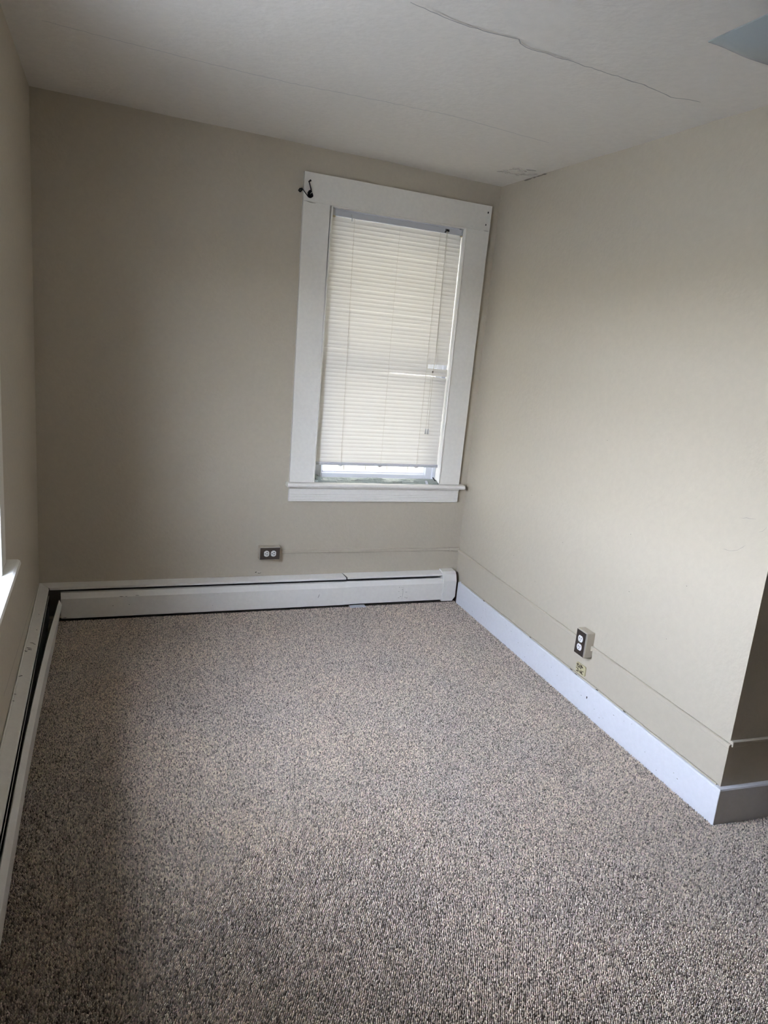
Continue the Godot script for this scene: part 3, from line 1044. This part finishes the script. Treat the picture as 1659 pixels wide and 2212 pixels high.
# ---------------------------------------------------------------- surface wiring
func outlet(label: String, at: Transform3D) -> Node3D:
	var o := thing("electrical_outlet", label, "outlet", at, "surface-mounted outlets")
	var z := Vector3.BACK
	var r := Vector3.RIGHT
	var u := Vector3.UP
	var st := new_st()
	box(st, Vector3(-0.0375, -0.0590, 0.0), Vector3(0.0375, 0.0590, 0.040), 0.0025)
	part(o, "box", st, M.wall_paint)
	st = new_st()
	var ring := func(hx: float, hy: float, zz: float) -> Array: return [Vector3(-hx, -hy, zz), Vector3(hx, -hy, zz), Vector3(hx, hy, zz), Vector3(-hx, hy, zz)]
	box(st, Vector3(-0.0335, -0.0552, 0.0400), Vector3(0.0335, 0.0552, 0.0452), 0.0)
	var plate := part(o, "cover_plate", st, M.plate_metal, "dark brown metal cover plate")
	st = new_st()
	loft(st, [ring.call(0.0355, 0.0572, 0.0398), ring.call(0.0355, 0.0572, 0.0428), ring.call(0.0337, 0.0554, 0.0448)])
	part(plate, "rim", st, M.rim_metal, "bright bevelled rim of the plate")
	st = new_st()
	tube(st, [Vector3(0, 0, 0.0450), Vector3(0, 0, 0.0463)], 0.0028, 8)
	part(plate, "screw", st, M.brass)
	for s in [-1.0, 1.0]:
		var y: float = s * 0.0195
		var poly := []
		for k in 28:
			var t := TAU * k / 28
			poly.append(Vector2(cos(t) * 0.0172, y + clampf(sin(t) * 0.0172, -0.0142, 0.0142)))
		st = new_st()
		ext(st, poly, Vector3.ZERO, r, u, z, 0.0445, 0.0468)
		var face := part(o, "receptacle", st, M.receptacle_white, "white duplex receptacle")
		for q in [[-0.0063, 0.0032, 0.0017, 0.0046], [0.0063, 0.0032, 0.0017, 0.0038]]:
			st = new_st()
			box(st, Vector3(q[0] - q[2], y + q[1] - q[3], 0.046), Vector3(q[0] + q[2], y + q[1] + q[3], 0.0471))
			part(face, "slot", st, M.slot_black)
		st = new_st()
		tube(st, [Vector3(0, y - 0.0075, 0.046), Vector3(0, y - 0.0075, 0.0471)], 0.0027, 8)
		part(face, "ground_hole", st, M.slot_black)
	return o


const RACE := [Vector2(0.0, -0.0075), Vector2(0.0016, -0.0075), Vector2(0.0016, -0.0098), Vector2(0.008, -0.0098), Vector2(0.0115, -0.007), Vector2(0.0118, -0.001), Vector2(0.0112, 0.0), Vector2(0.0118, 0.001), Vector2(0.0115, 0.007), Vector2(0.008, 0.0098), Vector2(0.0016, 0.0098), Vector2(0.0016, 0.0075), Vector2(0.0, 0.0075)]


func race(label: String, fr: Transform3D, x0: float, y0: float, x1: float, y1: float) -> Node3D:
	var d := Vector3(x1 - x0, y1 - y0, 0)
	var w := d.normalized()
	var up := Vector3.BACK.cross(w)
	var o := thing("wiring_raceway", label, "raceway", fr * Transform3D(Basis(), Vector3(x0, y0, 0)), "painted wiring raceways")
	var st := new_st()
	ext(st, RACE, Vector3.ZERO, Vector3.BACK, up, w, 0.0, d.length())
	part(o, "channel", st, M.wall_paint)
	return o


func wiring() -> void:
	outlet("electrical outlet turned sideways on the back wall below the window", FR_BACK * Transform3D(Basis(Vector3.BACK, -PI / 2), Vector3(1.168, 0.3305, 0)))
	outlet("upright electrical outlet in a deep box on the right wall", FR_RIGHT * Transform3D(Basis(), Vector3(1.397, 0.3065, 0)))
	var a := race("beige raceway on the back wall between the sideways outlet and the corner", FR_BACK, 1.2275, 0.3275, 2.370, 0.3225)
	var st := new_st()
	box(st, Vector3(0.0, -0.0112, 0), Vector3(0.010, 0.0112, 0.0130), 0.0015)
	part(a, "connector", st, M.wall_paint)
	st = new_st()
	box(st, Vector3(1.072, -0.0155, 0), Vector3(1.082, 0.0065, 0.0130), 0.001)
	part(a, "clip", st, M.wall_paint)
	race("beige raceway on the right wall between the corner and the upright outlet", FR_RIGHT, 0.013, 0.3115, 1.3592, 0.2945)
	var b := race("beige raceway on the right wall from the upright outlet to the outer corner", FR_RIGHT, 1.4348, 0.2945, ZC + 0.0115, 0.2915)
	st = new_st()
	box(st, Vector3(-0.0005, -0.0112, 0), Vector3(0.009, 0.0112, 0.0130), 0.0015)
	part(b, "connector", st, M.wall_paint)
	var c := race("beige raceway on the shaded wall past the outer corner", FR_RET, -0.0005, 0.302, 2.0, 0.314)
	st = new_st()
	box(st, Vector3(0.0, -0.0105, 0), Vector3(0.055, 0.0105, 0.0135), 0.002)
	part(c, "corner_sleeve", st, M.wall_paint)


func jack_plate() -> void:
	var o := thing("phone_jack_base", "yellowed plate of a removed phone jack with dark glue, above the baseboard", "jack plate", FR_RIGHT * Transform3D(Basis(Vector3.BACK, 0.03), Vector3(1.378, 0.167, 0)))
	var st := new_st()
	ext(st, [Vector2(-0.035, -0.019), Vector2(-0.030, -0.024), Vector2(0.030, -0.022), Vector2(0.035, -0.017), Vector2(0.035, 0.019), Vector2(0.030, 0.024), Vector2(-0.031, 0.024), Vector2(-0.036, 0.019)], Vector3.ZERO, Vector3.RIGHT, Vector3.UP, Vector3.BACK, 0.0, 0.0055)
	part(o, "plate", st, M.old_plate)
	st = new_st()
	for k in 64:
		var c := Vector3(-0.031 + 0.046 * rng.randf() * (1.0 if k % 2 == 0 else 1.2), (0.012 if k % 2 == 0 else -0.010) + rng.randf_range(-0.008, 0.008), 0.0055)
		flake(st, c, rng.randf_range(0.0015, 0.0055), rng.randf_range(0.001, 0.003), Vector3.RIGHT, Vector3.UP, rng.randf_range(0.0006, 0.002), 7)
	part(o, "glue_residue", st, M.old_glue)


func ceiling_light() -> void:
	var o := thing("ceiling_light", "square bent glass ceiling light at the top right, switched off", "ceiling light", Transform3D(Basis(), Vector3(1.795, ceil_y(1.795, 2.46) + 0.001, 2.457)))
	var h := -o.position.y
	var st := new_st()
	# square glass: flat below, its sides swept up to a thin rim
	var n := 24
	var half := 0.168
	var f := func(a: float, b: float, lift: float) -> Array:
		var y := -0.094 - 0.042 * (1.0 - pow(a, 4.0)) * (1.0 - pow(b, 4.0)) + lift
		var ga := 0.042 * 4.0 * pow(a, 3.0) * (1.0 - pow(b, 4.0)) / half
		var gb := 0.042 * 4.0 * pow(b, 3.0) * (1.0 - pow(a, 4.0)) / half
		return [Vector3(a * half, y, b * half), Vector3(-ga, 1, -gb).normalized()]
	for i in n:
		for j in n:
			for s in [0.0, 0.0035]:
				var q := []
				for k in [[i, j], [i + 1, j], [i + 1, j + 1], [i, j + 1]]:
					var e: Array = f.call(2.0 * k[0] / n - 1.0, 2.0 * k[1] / n - 1.0, s)
					q.append([e[0], e[1] * (1.0 if s > 0.0 else -1.0)])
				tri_smooth(st, [q[0][0], q[1][0], q[2][0]], [q[0][1], q[1][1], q[2][1]])
				tri_smooth(st, [q[0][0], q[2][0], q[3][0]], [q[0][1], q[2][1], q[3][1]])
	for i in n:
		for e in 4:
			var a0 := 2.0 * i / n - 1.0
			var a1 := 2.0 * (i + 1) / n - 1.0
			var c := [[a0, -1.0, a1, -1.0], [a0, 1.0, a1, 1.0], [-1.0, a0, -1.0, a1], [1.0, a0, 1.0, a1]]
			var g: Array = c[e]
			var p0: Array = f.call(g[0], g[1], 0.0)
			var p1: Array = f.call(g[2], g[3], 0.0)
			var r0: Array = f.call(g[0], g[1], 0.0035)
			var r1: Array = f.call(g[2], g[3], 0.0035)
			var nn: Vector3 = Vector3((g[0] + g[2]) / 2.0 if e > 1 else 0.0, 0, (g[1] + g[3]) / 2.0 if e < 2 else 0.0).normalized()
			quad(st, p0[0], p1[0], r1[0], r0[0], nn)
	part(o, "glass_shade", st, M.shade_glass, "frosted blue grey square glass")
	st = new_st()
	var rings := []
	for e in [[0.002, 0.075], [-0.018, 0.072], [-0.026, 0.055]]:
		var ring := []
		for k in 24:
			ring.append(Vector3(cos(TAU * k / 24) * e[1], e[0], sin(TAU * k / 24) * e[1]))
		rings.append(ring)
	loft(st, rings)
	part(o, "canopy", st, M.brass)
	st = new_st()
	tube(st, [Vector3(0, -0.02, 0), Vector3(0, -0.145, 0)], 0.004, 8)
	part(o, "rod", st, M.brass)
	st = new_st()
	rings = []
	for e in [[-0.134, 0.014], [-0.140, 0.013], [-0.152, 0.006], [-0.156, 0.002]]:
		var ring := []
		for k in 12:
			ring.append(Vector3(cos(TAU * k / 12) * e[1], e[0], sin(TAU * k / 12) * e[1]))
		rings.append(ring)
	loft(st, rings)
	part(o, "finial", st, M.brass)


# ---------------------------------------------------------------- marks on the walls
func marks() -> void:
	var z := Vector3.BACK
	var wr: Node3D = get_node("wall_right")
	var wb: Node3D = get_node("wall_back")
	# hairline cracks on the right wall, in its own frame
	var lines := [
		[[2.028, 0.933], [2.065, 0.934], [2.09, 0.945], [2.118, 0.971]],
		[[2.075, 1.053], [2.10, 1.060], [2.14, 1.066]],
		[[2.159, 1.027], [2.175, 1.035], [2.188, 1.054]],
	]
	for l in lines:
		var a := []
		for p in l:
			a.append(FR_RIGHT * Vector3(p[0], p[1], 0.0))
		var st := new_st()
		ribbon(st, wander(a, 0.012, 0.0012, FR_RIGHT.basis.z), 0.0012, FR_RIGHT.basis.z, 0.0005, 0.4)
		part(wr, "crack", st, M.hairline)
	var st := new_st()
	for p in [[0.758, 0.835], [1.088, 0.680], [0.662, 0.484], [1.6, 0.62], [1.85, 0.52], [1.3, 1.2], [1.9, 0.75], [0.9, 0.42], [1.55, 0.85]]:
		flake(st, FR_RIGHT * Vector3(p[0], p[1], 0.0), rng.randf_range(0.0015, 0.003), 0.0018, FR_RIGHT.basis.x, FR_RIGHT.basis.y, 0.0005, 6)
	part(wr, "speck", st, M.grime)
	st = new_st()
	for k in 16:
		var x := rng.randf_range(1.2, 2.15)
		var y := rng.randf_range(0.35, 1.0)
		var e := Vector3(rng.randf_range(-0.03, 0.03), rng.randf_range(-0.03, 0.03), 0)
		ribbon(st, [FR_RIGHT * Vector3(x, y, 0), FR_RIGHT * (Vector3(x, y, 0) + e * 0.5), FR_RIGHT * (Vector3(x, y, 0) + e)], 0.0012, FR_RIGHT.basis.z, 0.0003, 0.5)
	part(wr, "scratch", st, M.plaster_chip)
	# a smeared old paint edge on the left wall above its heater
	var wl: Node3D = get_node("wall_left")
	st = new_st()
	ribbon(st, wander([Vector3(-0.09, 0.212, 0.0), Vector3(-0.45, 0.234, 0.0), Vector3(-0.883, 0.259, 0.0), Vector3(-1.417, 0.294, 0.0)], 0.03, 0.002, z), 0.0024, z, 0.0006, 0.5)
	part(wl, "paint_edge", st, M.hairline)
	# a chipped anchor hole above the back heater
	st = new_st()
	flake(st, Vector3(1.122, 0.2085, 0.0), 0.0115, 0.0050, Vector3.RIGHT, Vector3.UP, 0.0012, 11)
	part(wb, "plaster_chip", st, M.plaster_chip)
	st = new_st()
	ribbon(st, [Vector3(1.1145, 0.207, 0), Vector3(1.118, 0.2035, 0), Vector3(1.124, 0.2028, 0), Vector3(1.130, 0.205, 0), Vector3(1.133, 0.209, 0)], 0.0038, z, 0.0016, 0.3)
	flake(st, Vector3(1.104, 0.209, 0.0), 0.005, 0.0032, Vector3(0.85, 0.5, 0), Vector3(-0.5, 0.85, 0), 0.0008, 7)
	part(wb, "anchor_hole", st, M.dirt)
	st = new_st()
	for k in 14:
		flake(st, Vector3(rng.randf_range(1.3, 2.3), rng.randf_range(0.21, 0.6), 0.0), rng.randf_range(0.001, 0.003), 0.0012, Vector3.RIGHT, Vector3.UP, 0.0004, 6)
	part(wb, "speck", st, M.hairline)


# ---------------------------------------------------------------- carpet
func carpet() -> void:
	# one loop of yarn: a small leaning dome
	var st := new_st()
	var rows := [[0.0, 0.45], [0.42, 0.62], [0.62, 1.0], [0.82, 0.90], [0.96, 0.48]]
	var ns := 7
	var pos := func(i: int, k: int) -> Array:
		var t := TAU * k / ns
		var rr: float = rows[i][1]
		var nn := Vector3(cos(t), [-0.1, -0.6, 0.05, 0.7, 2.0][i], sin(t)).normalized()
		return [Vector3(cos(t) * rr, rows[i][0], sin(t) * rr), nn]
	for i in rows.size() - 1:
		for k in ns:
			var a: Array = pos.call(i, k)
			var b: Array = pos.call(i, k + 1)
			var c: Array = pos.call(i + 1, k + 1)
			var d: Array = pos.call(i + 1, k)
			tri_smooth(st, [a[0], b[0], c[0]], [a[1], b[1], c[1]])
			tri_smooth(st, [a[0], c[0], d[0]], [a[1], c[1], d[1]])
	for k in ns:
		var a: Array = pos.call(4, k)
		var b: Array = pos.call(4, k + 1)
		tri_smooth(st, [a[0], b[0], Vector3(0, 1, 0)], [a[1], b[1], Vector3.UP])
	var mesh := st.commit()
	mesh.surface_set_material(0, M.carpet_loop)
	var patch := FastNoiseLite.new()
	patch.seed = 8
	patch.frequency = 1.6
	patch.fractal_octaves = 4
	var fleck := FastNoiseLite.new()
	fleck.seed = 12
	fleck.frequency = 70.0
	var base := Color8(247, 232, 213).srgb_to_linear()
	var rose := Color8(226, 203, 197).srgb_to_linear()
	var ochre := Color8(228, 213, 190).srgb_to_linear()
	var dark := Color8(128, 116, 107).srgb_to_linear()
	var red := Color8(168, 112, 104).srgb_to_linear()
	var sx := 0.0050
	var sz := 0.0050
	var buf := PackedFloat32Array()
	var count := 0
	var nx := int(4.5 / sx)
	var nz := int(4.5 / sz)
	buf.resize(int(3.11 / sx) * int(3.16 / sz) * 16)
	var turn := deg_to_rad(31.0)
	var ct := cos(turn)
	var sn := sin(turn)
	var w := 0
	for i in nx:
		var off := (i % 2) * sz * 0.5 + rng.randf_range(-0.0004, 0.0004)
		for j in nz:
			var au := 1.55 + (i * sx - 2.25) * ct - (off + j * sz - 2.25) * sn
			var av := 1.57 + (i * sx - 2.25) * sn + (off + j * sz - 2.25) * ct
			if au < 0.004 or av < 0.004 or au > 3.10 or av > 3.15:
				continue
			var x := au + rng.randf_range(-0.0009, 0.0009)
			var z := av + rng.randf_range(-0.0009, 0.0009)
			if x < 0.066 or (z < 0.062 and x < 2.34):
				continue
			if z < 2.236 and x > WR + SK * z - 0.020:
				continue
			if x > 2.262 and z >= 2.236 and z < 2.243 + 0.06 * (x - 2.262):
				continue
			var r := 0.00205 * rng.randf_range(0.9, 1.12)
			var hgt := rng.randf_range(0.0080, 0.0092)
			var a := rng.randf() * TAU
			var ca := cos(a) * r
			var sa := sin(a) * r
			# heathered yarn: tints drift in short streaks, with single darker and rosy loops
			var f1 := fleck.get_noise_2d(x, z)
			var f2 := fleck.get_noise_2d(z + 9.0, x - 5.0)
			var c := base.lerp(rose, clampf(f1 * 1.5 + 0.15, 0.0, 1.0)).lerp(ochre, clampf(f2 * 1.5, 0.0, 0.9))
			var q := rng.randf()
			if q < 0.22:
				c = c.lerp(dark, rng.randf_range(0.4, 1.0))
			elif q < 0.162:
				c = red
			var p := patch.get_noise_2d(x, z)
			var tone := (1.0 + 0.10 * p) * rng.randf_range(0.52, 1.22)
			# rows of the 3 x 4 transform
			buf[w] = ca; buf[w + 1] = hgt * rng.randf_range(-0.15, 0.15); buf[w + 2] = sa; buf[w + 3] = x
			buf[w + 4] = 0.0; buf[w + 5] = hgt; buf[w + 6] = 0.0; buf[w + 7] = -0.0085
			buf[w + 8] = -sa; buf[w + 9] = hgt * rng.randf_range(-0.15, 0.15); buf[w + 10] = ca; buf[w + 11] = z
			buf[w + 12] = c.r * tone; buf[w + 13] = c.g * tone * (1.0 - 0.02 * p); buf[w + 14] = c.b * tone * (1.0 - 0.05 * p); buf[w + 15] = 1.0
			w += 16
			count += 1
	buf.resize(w)
	var mm := MultiMesh.new()
	mm.transform_format = MultiMesh.TRANSFORM_3D
	mm.use_colors = true
	mm.mesh = mesh
	mm.instance_count = count
	mm.buffer = buf
	var o := MultiMeshInstance3D.new()
	o.name = "carpet_pile"
	o.multimesh = mm
	add_child(o)
	o.set_meta("kind", "stuff")
	o.set_meta("label", "speckled greige loop carpet covering the floor")
	o.set_meta("category", "carpet")
